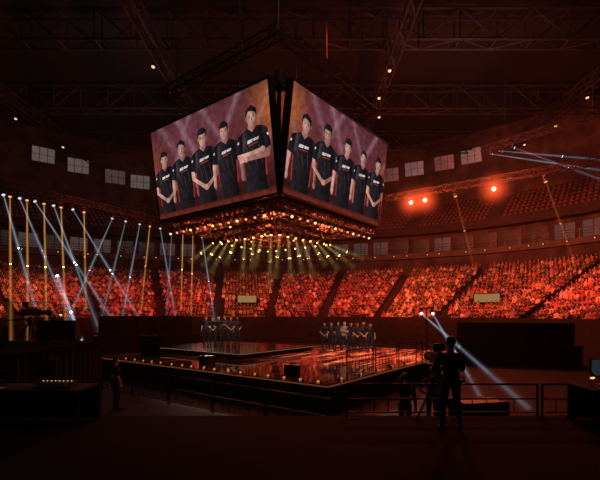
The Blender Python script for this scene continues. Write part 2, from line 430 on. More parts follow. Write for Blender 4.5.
# --- crowd
AISLES=[-1.25,-.95,-.65,-.4,-.17,.05,.28,.52,.78,1.13,1.45]
SIGNS=[(247,299,2.4,'cream lit sign board among the crowd left of centre'),(487,298,2.7,'cream lit sign board among the crowd in the right block')]
SIGNTH=[(find_th(px,4.2),w) for px,py,w,l in SIGNS]
seats=[]
for i in range(ROWS):
    kk=.16+RD*i+.42; zz=Z0+RR*i; th=TH0+.08
    while th<TH1-.05:
        sp=math.hypot((27+kk)*math.cos(th),(21+kk)*math.sin(th))
        blocked=any(abs(th-st)*sp<w/2+.35 and abs(kk-4.2)<1.0 for st,w in SIGNTH)
        if min(abs(th-a)*sp for a in AISLES)>.6 and not blocked:
            p=P(th,kk,zz); rz=math.atan2(0.5*BC[0]-1-p.x,-(27-p.y))
            blk=sum(1 for a in AISLES if a<th); seats.append((p,rz,i,blk))
        th+=.44/sp
def scatter(name,template,mats,tf):
    co,faces=template; nv=len(co); Vs=[];Fs=[]
    for j,(p,rz,sc) in enumerate(tf):
        cs,sn=math.cos(rz),math.sin(rz)
        x=co[:,0]*cs-co[:,1]*sn; y=co[:,0]*sn+co[:,1]*cs
        Vs.append(np.stack([x*sc+p[0],y*sc+p[1],co[:,2]*sc+p[2]],1))
        o=j*nv; Fs.extend([tuple(a+o for a in f) for f in faces])
    me=bpy.data.meshes.new(name); me.from_pydata(np.concatenate(Vs).tolist(),[],Fs)
    me.materials.append(mats)
    o=bpy.data.objects.new(name,me); COL.objects.link(o); return o
sb=MB(); sb.box((0,-.02,.38),(.4,.4,.05)); sb.box((0,.19,.56),(.4,.05,.36)); sb.box((0,.0,.18),(.08,.3,.36))
sco=np.array(sb.V)
o=scatter('stand_seats',(sco,sb.F),M['seat'],[(p,rz,1) for p,rz,i,b in seats]); tag(o,'rows of red plastic seats under the crowd in the lower stand','seats',None,'stuff')
us=[]
for i in range(9):
    kk=KT+.45+.86*i+.5; zz=14.4+.6*i; th=TH0+.08
    while th<TH1-.05:
        sp=math.hypot((27+kk)*math.cos(th),(21+kk)*math.sin(th))
        if min(abs(th-a)*sp for a in AISLES)>.9: p=P(th,kk,zz); us.append((p,math.atan2(BC[0]-p.x,-(28-p.y)),1))
        th+=.6/sp
o=scatter('upper_seats',(sco,sb.F),M['seatdark'],us); tag(o,'rows of empty dark seats on the upper terrace','seats',None,'stuff')
CL=[((.85,.8,.77),'a white shirt'),((.36,.32,.3),'a grey shirt'),((.05,.043,.046),'a black jacket'),((.07,.052,.052),'a dark top'),((.45,.07,.05),'a red shirt'),((.55,.36,.18),'a tan jacket'),((.09,.08,.11),'a navy top'),((.8,.6,.55),'a pink top'),((.18,.14,.12),'a brown jacket')]
CW=[7,11,18,17,11,8,11,7,10]
POSE=[arms('lap',None,-.42),arms('clap',None,-.42),arms('lap','raise',-.42)]
fl=[fuse(human(a,'sit',False),.045,1) for a in POSE]
fs_=[fuse(human(a,'sit',False),.074,0) for a in POSE]
seat_taken=[s for s in seats if random.random()<.965]
def inview(p): return p.y>3 and -5<300+F*p.x/p.y<602
vis=sorted([s for s in seat_taken if inview(s[0])],key=lambda s:(s[0]-Vector((0,0,CZ))).length)
near=vis[:300]; nid=set(id(s) for s in near); rest=[s for s in seat_taken if id(s) not in nid]
cm={}
BL=['leftmost block','second block from left','third block from left','fourth block from left','block left of centre','left centre block','centre block','right centre block','block right of centre','far right block','last right block','end block']
for p,rz,i,b in near:
    ci=random.choices(range(len(CL)),CW)[0]; pi=random.choices((0,1,2),(.6,.32,.08))[0]
    if (ci,pi) not in cm: cm[(ci,pi)]=fig_mesh('spectator',fl[pi],pal(CL[ci][0],skin=SK[ci%3]))
    act=('hands in lap','clapping','one arm up')[pi]
    o=bpy.data.objects.new('spectator',cm[(ci,pi)]); COL.objects.link(o)
    o.location=p; o.rotation_euler=(0,0,rz+random.uniform(-.2,.2)); s_=random.uniform(.83,.93); o.scale=(s_,s_,s_)
    tag(o,'spectator in %s, %s, row %d of the %s'%(CL[ci][1],act,i+1,BL[min(b,11)]),'person','spectators in the lower stand')
Vs=[];Fs=[];Cs=[];off=0
for p,rz,i,b in rest:
    pi=random.choices((0,1,2),(.6,.32,.08))[0]; co,faces,lab,names=fs_[pi]
    c,_=random.choices(CL,CW)[0]; f=random.uniform(.45,1.1); pl=pal(tuple(q*f for q in c),skin=tuple(q*random.uniform(.55,1.1) for q in random.choice(SK))); tab=np.array([pl[n]+(1,) for n in names])
    rz+=random.uniform(-.25,.25); cs,sn=math.cos(rz),math.sin(rz); sc=random.uniform(.78,.93)
    Vs.append(np.stack([(co[:,0]*cs-co[:,1]*sn)*sc+p.x,(co[:,0]*sn+co[:,1]*cs)*sc+p.y,co[:,2]*sc+p.z],1))
    Fs.extend([tuple(a+off for a in f_) for f_ in faces]); off+=len(co); Cs.append(tab[lab])
me=bpy.data.meshes.new('crowd'); me.from_pydata(np.concatenate(Vs).tolist(),[],Fs); me.materials.append(M['person'])
ca=me.color_attributes.new('Col','FLOAT_COLOR','POINT'); ca.data.foreach_set('color',np.concatenate(Cs).ravel().astype(np.float32))
me.polygons.foreach_set('use_smooth',[True]*len(me.polygons))
o=bpy.data.objects.new('crowd',me); COL.objects.link(o); tag(o,'packed crowd of distant spectators filling the red-lit lower stand','crowd',None,'stuff')
for j,a in enumerate(AISLES):
    mb=MB()
    for i in range(ROWS-1):
        kk=.16+RD*(i+1)-.18; t,nn=basis(a,kk); c=P(a,kk,Z0+RR*i+RR*.25); mb.box(c,(1.0,.36,RR*.5),(t,nn,V(0,0,1)))
    struct('aisle_steps',mb,M['concrete'],'dark stepped aisle between two blocks of the crowd','stairs')
for (px,py,w,lab),(th,_) in zip(SIGNS,SIGNTH):
    p=P(th,4.2); t,nn=basis(th,4.2); p.z=CZ-(py-HY)/F*p.y
    r=thing('sign_board',lab,'sign',(p.x,p.y,p.z))
    g=MB(); g.box(V(0,0,.0),(w,.08,.9),(t,nn,V(0,0,1))); g.build('panel',M['cream'],r)
    g=MB(); ax=(t,nn,V(0,0,1)); zf=Z0+RR*5-p.z
    for q in (-1,1): g.box(t*(q*w/2),(.08,.14,1.0),ax); g.box(V(0,0,q*.47),(w+.1,.14,.08),ax); g.tube(t*(q*w*.4)+V(0,0,-.47),t*(q*w*.4)+V(0,0,min(-.6,zf)),.04)
    g.build('frame',M['black'],r)

# ---------------------------------------------------------------- trusses
def truss_mb(p0,p1,w=.5,h=.5,step=None,r=.035,up=V(0,0,1)):
    p0=Vector(p0);p1=Vector(p1); d=(p1-p0).normalized(); s=d.cross(up).normalized(); u=s.cross(d).normalized(); L=(p1-p0).length
    step=step or h*1.1; n=max(2,int(L/step)); ch=MB(); la=MB()
    cor=[s*(a*w/2)+u*(b*h/2) for a,b in ((-1,-1),(1,-1),(1,1),(-1,1))]
    for c in cor: ch.tube(p0+c,p1+c,r,None,5)
    for i in range(n):
        a=p0+d*(L*i/n); b=p0+d*(L*(i+1)/n)
        for j in range(4):
            c0,c1=cor[j],cor[(j+1)%4]
            if i%2: c0,c1=c1,c0
            la.tube(a+c0,b+c1,r*.6,None,4); la.tube(a+cor[j],a+cor[(j+1)%4],r*.6,None,4)
    return ch,la
def truss(p0,p1,label,w=.5,h=.5,step=None,r=.035,mat='truss',group=None,name='lighting_truss'):
    p0=Vector(p0); rt=thing(name,label,'truss',p0,0,group)
    ch,la=truss_mb((0,0,0),Vector(p1)-p0,w,h,step,r); ch.build('chords',M[mat],rt); la.build('lacing',M[mat],rt); return rt
for j,y in enumerate((24,36,48,60)):
    hw=(27+KU)*math.sqrt(max(0,1-((y-28+ (1 if y>28 else -1))/(21+KU))**2))-1.2
    truss((BC[0]-hw,y,27.6),(BC[0]+hw,y,27.6),'deep dark roof truss spanning the arena, %s from the front'%ORD[j],1.4,2.6,3,.11,'darktruss','roof trusses across the arena','roof_truss')
dl0=None; kx=0
for j,x in enumerate((-30,-12,8,28)):
    ye=28+(21+KU)*math.sqrt(1-((abs(x-BC[0])+1)/(27+KU))**2)-1.2
    truss((x,16,25.4),(x,ye,25.4),'dark rigging truss running front to back under the roof, %s from the left'%ORD[j],.8,1.2,1.6,.07,'darktruss','rigging trusses under the roof','rigging_truss')
    for y in (35.5,41,46,52):
        if y>ye-2: continue
        loc=(x+random.choice((-.35,.35)),y+random.uniform(-1.5,1.5),24.78); kx+=1
        lb='small warm lamp hanging under a rigging truss, number %d counting from front left'%kx
        if dl0 is None:
            dl0=thing('hanging_lamp',lb,'lamp',loc,0,'small lamps under the rigging trusses')
            m=MB(); m.tube((0,0,.05),(0,0,-.5),.03); m.build('stem',M['black'],dl0)
            m=MB(); m.lathe((0,0,-.5),(0,-.25,-1),[(.05,-.05),(.16,.02),(.2,.3)],12); m.build('shade',M['black'],dl0)
            m=MB(); m.lathe((0,0,-.5),(0,-.25,-1),[(.15,.305),(.13,.36),(.05,.4)],12); m.build('bulb',M['warm'],dl0)
        else: copy_tree(dl0,loc,random.uniform(-.6,.6),lb)

# ---------------------------------------------------------------- jumbotron
NJ=V(-.95,20,0); UJ=V(-.785,.62,0).normalized(); VJ=V(.62,.785,0).normalized()
SW=10.0; ZB=9.02; PW,PH=9.75,5.3; TILT=math.radians(7.5)
CJ=NJ+(UJ+VJ)*(SW/2)
jr=thing('jumbotron','four-sided hanging video cube showing players in black jerseys','video screen',(CJ.x,CJ.y,ZB))
def lerp(a,b,t): return tuple(x+(y-x)*t for x,y in zip(a,b))
def bgcol(x,y,seed):
    u=x/PW; v=y/PH
    c=lerp((.05,.009,.012),(.12,.024,.028),max(0,1-abs(v-.55)*1.7))
    for q,(cx,sl,wd,am) in enumerate([(.03,1.3,.024,.5),(.2,-1.1,.02,.62),(.31,1.2,.026,.45),(.45,1.0,.028,.75),(.58,-1.2,.022,.65),(.70,1.2,.022,.55),(.84,-1.1,.018,.6),(.97,-1.3,.026,.5)]):
        d=(u-(cx+seed*.05)+sl*(v-.5)*.35)/wd; c=lerp(c,(.42,.22,.28),am*math.exp(-d*d)*max(0,-.05+.95*v))
    uo=u if seed<1 else 1-u
    d=math.hypot((uo-1.0)/.14,(v-.78)/.3); c=lerp(c,(.5,.14,.03),.75*math.exp(-d*d*1.5))
    d=math.hypot((uo-.0)/.10,(v-.6)/.3); c=lerp(c,(.35,.07,.02),.5*math.exp(-d*d*1.5))
    d=math.hypot((u-.45)/.5,(v-.85)/.3); c=lerp(c,(.20,.065,.09),.45*math.exp(-d*d*1.5))
    c=lerp(c,(.018,.0045,.005),max(0,min(1,(.32-v)*3.2)))
    d=(v-.03)/.035; c=lerp(c,(.22,.035,.02),.6*math.exp(-d*d))
    return c
def picture(figs,seed):
    mb=MB(); nx,ny=100,60
    for i in range(nx):
        for j in range(ny):
            x0,x1,y0,y1=PW*i/nx,PW*(i+1)/nx,PH*j/ny,PH*(j+1)/ny
            mb.add([(x0,y0,0),(x1,y0,0),(x1,y1,0),(x0,y1,0)],[(0,1,2,3)],[bgcol(x0,y0,seed),bgcol(x1,y0,seed),bgcol(x1,y1,seed),bgcol(x0,y1,seed)])
    lay=[.004]
    cl=lambda p:(min(max(p[0],.03),PW-.03),min(max(p[1],.34),PH-.03))
    def pg(pts,col,g=.5):
        lay[0]+=.0005; pts=[cl(p) for p in pts]
        x0=min(p[0] for p in pts); x1=max(p[0] for p in pts)
        cs=[tuple(c*(1+g-2*g*(p[0]-x0)/max(1e-6,x1-x0)) for c in col) for p in pts]
        mb.add([(x,y,lay[0]) for x,y in pts],[tuple(range(len(pts)))],cs)
    def el(cx,cy,rx,ry,col,n=18,g=.5):
        lay[0]+=.0005; ctr=(cx-rx*.25,cy+ry*.15); rim=[]
        for i in range(n):
            a=2*math.pi*i/n; rim.append((cl((cx+rx*math.cos(a),cy+ry*math.sin(a))),tuple(c*(1-g*.45-g*.6*max(0,math.cos(a))) for c in col)))
        cc=tuple(c*(1+g*.35) for c in col)
        for i in range(n):
            (p,c1),(q,c2)=rim[i],rim[(i+1)%n]; mb.add([ctr+(lay[0],),p+(lay[0],),q+(lay[0],)],[(0,1,2)],[cc,c1,c2])
    JB=(.014,.011,.013); JL=(.038,.032,.036); W_=(.6,.56,.58); RD_=(.3,.03,.025)
    for fi,(cx,top,sc,pose,hd) in enumerate(figs):
        h=.9*sc; lean=(.05,-.04,.02,-.06,.04)[fi%5]; X=lambda a:cx+a*sc
        tn=(1,.88,1.08,.95,1.03)[fi%5]*.92
        sk=(.64*tn,.33*tn,.26*tn); sd=(.36*tn,.155*tn,.12*tn)
        ysh=top-1.12*h; hem=top-3.45*h
        pg([(X(-.62),hem+.2),(X(.62),hem+.2),(X(.66),-.5),(X(.08),-.5),(X(0),hem-.5*h),(X(-.08),-.5),(X(-.66),-.5)],(.014,.011,.012))
        pg([(X(-.3),ysh+.14*h),(X(.3),ysh+.14*h),(X(.62),ysh+(.02+lean)*h),(X(.86),ysh-(.12-lean)*h),(X(.95),ysh-.5*h),(X(.76),ysh-1.0*h),(X(.7),ysh-1.6*h),(X(.72),hem),(X(-.72),hem),(X(-.7),ysh-1.6*h),(X(-.76),ysh-1.0*h),(X(-.95),ysh-.5*h),(X(-.86),ysh-(.12+lean)*h),(X(-.62),ysh+(.02-lean)*h)],JB,.7)
        for a,b,c,d in ((-.5,-.6,-.25,-1.5),(-.1,-.9,.15,-1.9),(.3,-.8,.45,-1.7),(-.45,-1.6,-.2,-2.1)):
            pg([(X(a),ysh+b*h),(X(a+.07),ysh+b*h),(X(c+.03),ysh+d*h),(X(c),ysh+d*h)],JL,.2)
        pg([(X(-.62),ysh-.1*h),(X(-.3),ysh+.05*h),(X(-.42),ysh-.8*h),(X(-.66),ysh-.9*h)],JL,.6)
        for s in (-1,1):
            pg([(X(s*.74),ysh-1.1*h),(X(s*.66),ysh-1.1*h),(X(s*.63),hem),(X(s*.71),hem)],RD_,.2)
        if pose=='cross':
            for s in (-1,1):
                pg([(X(s*.62),ysh-.0*h),(X(s*.92),ysh-.15*h),(X(s*1.08),ysh-1.05*h),(X(s*.74),ysh-1.15*h)],JB,.8)
            pg([(X(-1.06),ysh-1.0*h),(X(-.9),ysh-1.45*h),(X(.5),ysh-1.2*h),(X(.56),ysh-.95*h),(X(-.3),ysh-1.0*h)],sk,.3)
            pg([(X(1.06),ysh-1.0*h),(X(.9),ysh-1.48*h),(X(-.48),ysh-1.42*h),(X(-.52),ysh-1.2*h),(X(.3),ysh-1.17*h)],sd,.3)
            el(X(.55),ysh-1.05*h,.16*sc,.13*sc,sk); el(X(-.52),ysh-1.32*h,.16*sc,.13*sc,sk)
        elif pose=='clasp':
            for s in (-1,1):
                pg([(X(s*.62),ysh-.0*h),(X(s*.92),ysh-.15*h),(X(s*1.1),ysh-.98*h),(X(s*.8),ysh-1.08*h)],JB,.8)
                pg([(X(s*1.08),ysh-.98*h),(X(s*1.06),ysh-1.45*h),(X(s*.12),ysh-2.12*h),(X(s*.05),ysh-1.9*h),(X(s*.82),ysh-1.38*h),(X(s*.83),ysh-1.03*h)],sk if s<0 else sd,.3)
            el(X(0),ysh-2.02*h,.2*sc,.15*sc,sk)
        else:
            for s in (-1,1):
                pg([(X(s*.62),ysh-.0*h),(X(s*.92),ysh-.15*h),(X(s*1.12),ysh-.98*h),(X(s*.8),ysh-1.06*h)],JB,.8)
                pg([(X(s*1.1),ysh-.98*h),(X(s*.84),ysh-1.04*h),(X(s*.9),ysh-1.5*h),(X(s*.95),ysh-2.0*h),(X(s*1.13),ysh-2.0*h),(X(s*1.14),ysh-1.5*h)],sk if s<0 else sd,.3)
                el(X(s*1.04),ysh-2.12*h,.13*sc,.22*sc,sk if s<0 else sd)
        pg([(X(-.32),ysh-.45*h),(X(.02),ysh-.42*h),(X(-.04),ysh-.58*h),(X(-.36),ysh-.61*h)],W_,.1)
        pg([(X(.06),ysh-.42*h),(X(.40),ysh-.4*h),(X(.33),ysh-.53*h),(X(.03),ysh-.55*h)],W_,.1)
        pg([(X(-.28),ysh-.68*h),(X(.3),ysh-.62*h),(X(.3),ysh-.68*h),(X(-.28),ysh-.74*h)],RD_,.1)
        for s in (-1,1): pg([(X(s*.86),ysh-.36*h),(X(s*.96),ysh-.38*h),(X(s*.98),ysh-.5*h),(X(s*.88),ysh-.48*h)],W_,.1)
        pg([(X(-.19),top-.8*h),(X(.19),top-.8*h),(X(.25),ysh+.12*h),(X(0),ysh-.12*h),(X(-.25),ysh+.12*h)],sd,.4)
        hy=top-.5*h; X=lambda a:cx+(a+lean*.8)*sc
        for s in (-1,1): el(X(s*.325),hy-.02*h,.06*sc,.11*sc,sd,10)
        el(X(0),hy+.08*h,.345*sc,.43*h,(.014,.011,.013))
        n=22; rim=[]; lay[0]+=.0006
        for i in range(n):
            a=2*math.pi*i/n; x=.3*math.cos(a); y=.42*math.sin(a)
            if y<0: x*=1-.28*(y/.42)**2
            sh=1-.28-.42*max(0,math.cos(a)+.15)
            rim.append((X(x),hy-.06*h+y*h,tuple(c*sh for c in sk)))
        cc=tuple(c*1.15 for c in sk)
        for i in range(n):
            p,q=rim[i],rim[(i+1)%n]; mb.add([(X(-.07),hy-.04*h,lay[0]),(p[0],p[1],lay[0]),(q[0],q[1],lay[0])],[(0,1,2)],[cc,p[2],q[2]])
        if hd!=1: pg([(X(-.34),hy+.0*h),(X(-.28),hy+.2*h),(X(.05),hy+.17*h),(X(.28),hy+.22*h),(X(.34),hy+.0*h),(X(.33),hy+.36*h),(X(.1),hy+.53*h),(X(-.2),hy+.5*h),(X(-.34),hy+.3*h)],(.013,.01,.012))
        else: pg([(X(-.33),hy+.08*h),(X(-.2),hy+.3*h),(X(.1),hy+.24*h),(X(.31),hy+.1*h),(X(.34),hy+.32*h),(X(.0),hy+.56*h),(X(-.33),hy+.36*h)],(.013,.01,.012))
        for s in (-1,1):
            el(X(s*.13),hy-.0*h,.055*sc,.022*sc,(.05,.02,.016),10); pg([(X(s*.06),hy+.075*h),(X(s*.2),hy+.09*h),(X(s*.2),hy+.07*h),(X(s*.06),hy+.055*h)],(.07,.03,.024))
            if hd==2:
                el(X(s*.14),hy,.1*sc,.075*sc,(.05,.02,.02),12); el(X(s*.14),hy,.08*sc,.055*sc,sk,12); el(X(s*.14),hy,.05*sc,.022*sc,(.03,.015,.012),8)
        pg([(X(-.04),hy-.17*h),(X(.05),hy-.17*h),(X(.03),hy+.0*h),(X(.0),hy+.0*h)],sd,.2)
        pg([(X(-.09),hy-.27*h),(X(0),hy-.258*h),(X(.09),hy-.27*h),(X(0),hy-.295*h)],(.27,.08,.07),.2)
    return mb
LF=[((1-.89)*PW,.735*PH,1.0,'clasp',0),((1-.705)*PW,.78*PH,1.06,'down',1),((1-.515)*PW,.81*PH,1.09,'clasp',2),((1-.33)*PW,.785*PH,1.02,'down',0),((1-.13)*PW,.82*PH,1.09,'cross',1)]
RF=[(.13*PW,.78*PH,1.08,'down',1),(.325*PW,.805*PH,1.06,'clasp',2),(.525*PW,.785*PH,1.07,'down',0),(.71*PW,.755*PH,.98,'down',1),(.89*PW,.775*PH,1.03,'clasp',0)]
def screen(corner,right,nrm,figs,seed,lab):
    up=(nrm*math.sin(TILT)+V(0,0,math.cos(TILT))); out=(nrm*math.cos(TILT)-V(0,0,math.sin(TILT)))
    Mx=Matrix((right,up,out)).transposed().to_4x4(); Mx.translation=Vector((corner.x-CJ.x,corner.y-CJ.y,0))
    b=MB(); b.box((PW/2,PH/2,-.2),(PW+.1,PH+.1,.36))
    for i in range(9): b.box((PW*(i+.5)/9,PH/2,-.45),(.12,PH,.16))
    s=b.build('screen',M['black'],jr); s.matrix_local=Mx; s['label']=lab
    picture(figs,seed).build('picture',M['pic'],s)
    z=MB()
    for q in (0,1): z.box((PW*q,PH/2,-.02),(.1,PH+.2,.1)); z.box((PW/2,PH*q,-.02),(PW+.2,.1,.1))
    z.build('bezel',M['black'],s)
g=.13
screen(NJ+UJ*(SW-g),-UJ,-VJ,LF,0,'screen facing left with five players in a row')
screen(NJ+VJ*g,VJ,-UJ,RF,1.3,'screen facing right with five players in a row')
screen(NJ+UJ*g+VJ*SW,UJ,VJ,LF,.4,'rear screen facing away')
screen(NJ+UJ*SW+VJ*(SW-g),-VJ,UJ,RF,.9,'rear screen facing away')
ax=(UJ,VJ,V(0,0,1))
fr=MB()
for zz,hf in ((.1,SW/2-.7),(PH-.05,SW/2-.35)):
    for a,b in ((UJ,VJ),(VJ,UJ)):
        for q in (-1,1): fr.box(a*(q*hf)+V(0,0,zz),(.3,hf*2+.3,.25),(a,b,V(0,0,1)))
for i in (-1,1):
    for j in (-1,1): fr.tube((UJ*i+VJ*j)*(SW/2-.75)+V(0,0,0),(UJ*i+VJ*j)*(SW/2-.5)+V(0,0,PH),.12)
fr.box((0,0,PH-.1),(SW-.8,SW-.8,.08),ax)
fr.build('frame',M['black'],jr)
hz=CEIL-2.6-ZB
for i in (-1,-.33,.33,1):
    for j in (-1,1):
        c=MB(); b=(UJ*i+VJ*j)*(SW/2-.7); c.tube(b+V(0,0,PH),b*.95+V(0,0,hz),.035,None,5); c.box(b+V(0,0,PH+.8),(.3,.3,.55),ax); c.build('suspension_cable',M['rubber'],jr)
zt=ZB+PH+2.6
for n_,(a,b) in enumerate((((-1,-1),(1,-1)),((1,-1),(1,1)),((1,1),(-1,1)),((-1,1),(-1,-1)))):
    p=CJ+(UJ*a[0]+VJ*a[1])*4.8; q=CJ+(UJ*b[0]+VJ*b[1])*4.8
    truss((p.x,p.y,zt),(q.x,q.y,zt),'dark rigging truss above the video cube, %s side'%('near right','far left','far right','near left')[n_],.5,.5,.7,.035,'midtruss','rigging square above the video cube','rigging_truss')
rig=thing('light_rig','red-lit square truss rig hanging below the video cube','light rig',(CJ.x,CJ.y,8.2))
def rigring(hf,z,w,nm):
    a=MB();b=MB(); cs=[(UJ*i+VJ*j)*hf+V(0,0,z) for i,j in ((-1,-1),(1,-1),(1,1),(-1,1))]
    for i in range(4):
        c_,l_=truss_mb(cs[i],cs[(i+1)%4],w,w,w,.04); a.add(c_.V,c_.F); b.add(l_.V,l_.F)
    o=a.build(nm,M['truss'],rig); b.build('lacing',M['truss'],o)
rigring(4.6,.45,.4,'outer_ring'); rigring(2.6,0,.4,'inner_ring')
for d in (UJ,VJ):
    for q in (-2.6,0,2.6):
        x=MB(); o_=(VJ if d==UJ else UJ)*q; c_,l_=truss_mb(-d*4.6+o_+V(0,0,.45),d*4.6+o_+V(0,0,.45),.35,.35,.4,.03); x.add(c_.V,c_.F); x.add(l_.V,l_.F)
        x.build('cross_truss',M['truss'],rig)
for i in (-1,0,1):
    for j in (-1,0,1):
        if not(i or j): continue
        x=MB(); x.tube((UJ*i+VJ*j)*4.4+V(0,0,.6),(UJ*i+VJ*j)*4.3+V(0,0,.95),.03,None,4); x.tube((UJ*i+VJ*j)*2.6+V(0,0,.1),(UJ*i+VJ*j)*2.6+V(0,0,.5),.03,None,4); x.build('drop_rod',M['black'],rig)

# ---------------------------------------------------------------- moving heads
AMB=(1,.42,.1); YEL=(1,.62,.17); COOL=(.62,.76,.95); RED=(1,.2,.06)
FALL=(1,.85,.65,.38); FAST=(1,.62,.34,.14)
def lamp(pos,target,lens,label,group,bm=None,sc=1.0,hung=True,L=None,r0=.1,r1=.2,haze=None,fall=FALL,soft=0):
    pos=Vector(pos); d=(Vector(target)-pos).normalized(); s=1 if hung else -1
    r=thing('moving_head_light',label,'stage light',pos,0,group)
    a=d.cross(V(0,0,1)); a=a.normalized() if a.length>.05 else V(1,0,0); f=a.cross(V(0,0,1)).normalized(); ax=(a,f,V(0,0,1))
    m=MB(); m.box((0,0,-.14*s*sc),(.36*sc,.3*sc,.16*sc),ax); m.tube((0,0,.09*s*sc),(0,0,-.08*s*sc),.05*sc); m.build('base',M['black'],r)
    h=V(0,0,-.52*s*sc); m=MB()
    for q in (-1,1): m.box(a*(q*.23*sc)+V(0,0,-.36*s*sc),(.05*sc,.12*sc,.36*sc),ax)
    m.box(V(0,0,-.23*s*sc),(.5*sc,.12*sc,.05*sc),ax); m.build('yoke',M['black'],r)
    m=MB(); m.lathe(h,d,[(.08*sc,-.26*sc),(.15*sc,-.2*sc),(.17*sc,0),(.17*sc,.14*sc),(.2*sc,.17*sc),(.2*sc,.26*sc)],12); hd=m.build('head',M['black'],r,True)
    m=MB(); m.lathe(h,d,[(.18*sc,.262*sc),(.17*sc,.28*sc),(.08*sc,.3*sc)],12); m.build('lens',M[lens],hd)
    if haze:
        m=MB(); m.ell((0,0,0),(RH,RH,RH),20,14); o=m.build('painted_glow',M[haze],r); o.location=h+d*.35*sc  # emissive ball paints the hazy glow around the lens
    if bm:
        cn,col,st=bm; L=L or (Vector(target)-pos).length; n=4; z0=.32*sc
        for i in range(n):
            za=z0+(L-z0)*i/n; zb=z0+(L-z0)*(i+1)/n-.004; ra=r0+(r1-r0)*i/n; rb=r0+(r1-r0)*(i+1)/n
            m=MB(); m.lathe(h,d,[(ra,za),(rb,zb)],10); m.build('painted_glow',beam(cn,col,st*fall[i]*r0/((ra+rb)/2)),r)  # emissive cone pieces paint the beam's light in the air
        if soft:
            for i in range(2):
                za=z0+(L-z0)*i/2; zb=z0+(L-z0)*(i+1)/2-.004; q0=r0*1.6; q1=r1*soft; ra=q0+(q1-q0)*i/2; rb=q0+(q1-q0)*(i+1)/2
                m=MB(); m.lathe(h,d,[(ra,za),(rb,zb)],12); m.build('painted_glow',beam(cn,col,st*.15*(1,.5)[i]*r0/((ra+rb)/2)),r)
    return r
LT0=V(-24.5,29.2,13.1); LT1=V(-10.6,52.2,13.1)
truss(LT0,LT1,'long lighting truss over the left crowd carrying beam lights',.5,.5,.55,.04,'midtruss')
def on_lt(px):
    q=(px-300)/F; d=LT1-LT0; t=(LT0.x-q*LT0.y)/(q*d.y-d.x); return LT0+d*t-V(0,0,.3)
LB=[(3,36,304,'c'),(10,11,336,'a'),(19,74,320,'c'),(27,28,336,'a'),(34,124,332,'c'),(44,47,334,'a'),(53,98,322,'c'),(61,66,330,'a'),(72,152,334,'c'),(84,86,304,'a'),(113,64,324,'c'),(126,98,328,'c'),(140,119,332,'c'),(150,141,306,'a'),(160,178,328,'c'),(172,165,332,'c'),(183,181,306,'a'),(193,191,312,'a'),(202,216,326,'c')]
for i,(px,tx,ty,cn) in enumerate(LB):
    p=on_lt(px); tg=at(tx,ty,p.y-4.5); k=(1,.6,.85,.5,.95,.7)[i%6]
    if cn=='a': lamp(p,tg,'lens_dimamber','amber moving head with a steep beam, %s lamp along the left truss'%ORD[i],'beam lights on the left truss',('amber',AMB,3.6*(.7+.3*k)),.7,r0=.05,r1=.095,soft=2.2)
    else: lamp(p,tg,'lens_white','cool white moving head with a slanting beam, %s lamp along the left truss'%ORD[i],'beam lights on the left truss',('cool',COOL,2.2*k),.7,r0=.042,r1=.11,soft=2.8)
RT0=V(8.6,41.6,14.6); RT1=V(26,28.5,14.6)
truss(RT0,RT1,'long lighting truss over the right crowd carrying red lamps',.5,.5,.55,.035,'midtruss')
def on_rt(px):
    q=(px-300)/F; d=RT1-RT0; t=(RT0.x-q*RT0.y)/(q*d.y-d.x); return RT0+d*t-V(0,0,.3)
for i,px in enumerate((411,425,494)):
    p=on_rt(px); lamp(p,V(0,3,4),'lens_red','glowing red lamp on the right truss, %s red one from the left'%ORD[i],'red lamps on the right truss',None,.95,haze='painted_haze')
    l=bpy.data.lights.new('red_glow','POINT'); l.energy=2800; l.color=(1,.11,.03); l.shadow_soft_size=.35; o=bpy.data.objects.new('red_glow',l); COL.objects.link(o); o.location=p+V(-.7,-2.2,-1.3)
for i,(px,tx,ty,dy) in enumerate([(455,474,262,-2),(545,576,262,-2)]):
    p=on_rt(px); tg=at(tx,ty,p.y+dy)
    lamp(p,tg,'lens_dimamber','orange lamp with a faint beam, %s beam lamp on the right truss'%ORD[i],'beam lights on the right truss',('red',RED,1.0),.8,r0=.05,r1=.12,soft=2)
HT0=V(16.6,38.5,18.2); HT1=V(23.5,30,18.2)
truss(HT0,HT1,'short dark truss high at the right carrying pale beam lights',.45,.45,.5,.03,'midtruss')
for i,(t,tx,ty,dy) in enumerate([(.08,626,170,-4),(.16,626,158,-2),(.26,630,186,-5)]):
    p=HT0+(HT1-HT0)*t-V(0,0,.3); tg=at(tx,ty,p.y+dy)
    lamp(p,tg,'lens_white','pale lamp with a long flat beam, %s lamp on the high right truss'%ORD[i],'pale beam lights on the high right truss',('cool',COOL,(2.1,1.7,1.0)[i]),.6,r0=.04,r1=.09,soft=2.4)
for j in range(2):
    x=MB(); p=HT0+(HT1-HT0)*(.2+.6*j); x.tube((0,0,.2),(0,0,CEIL-p.z),.03,None,5); x.tube((0,0,.2),(.25,0,-.0),.02,None,4); tag(x.build('hanging_cable',M['black']),'thin black cable holding the high right truss, %s one'%('left','right')[j],'cable','cables of the high right truss').location=p
for side,(a,b) in enumerate(((UJ,VJ),(VJ,UJ))):
    for i in range(14):
        q=-4.3+8.6*i/13; p=CJ-b*4.6+a*q+V(0,0,8.2+.25); am=i%3==1
        lamp(p,p+V(0,-.7,-1)-b*.3,'lens_amber' if am else 'lens_pink','%s-lit lamp on the outer rig truss, %s along its near %s side'%('amber' if am else 'pink',ORD[i],('left','right')[side]),'lamps on the outer rig truss',None,.38)
YB=[(204,252),(212,256),(222,260),(236,256),(244,264),(252,262),(262,258),(270,266),(278,258),(288,266),(298,262),(308,260),(320,254),(332,252),(342,248),(350,244)]
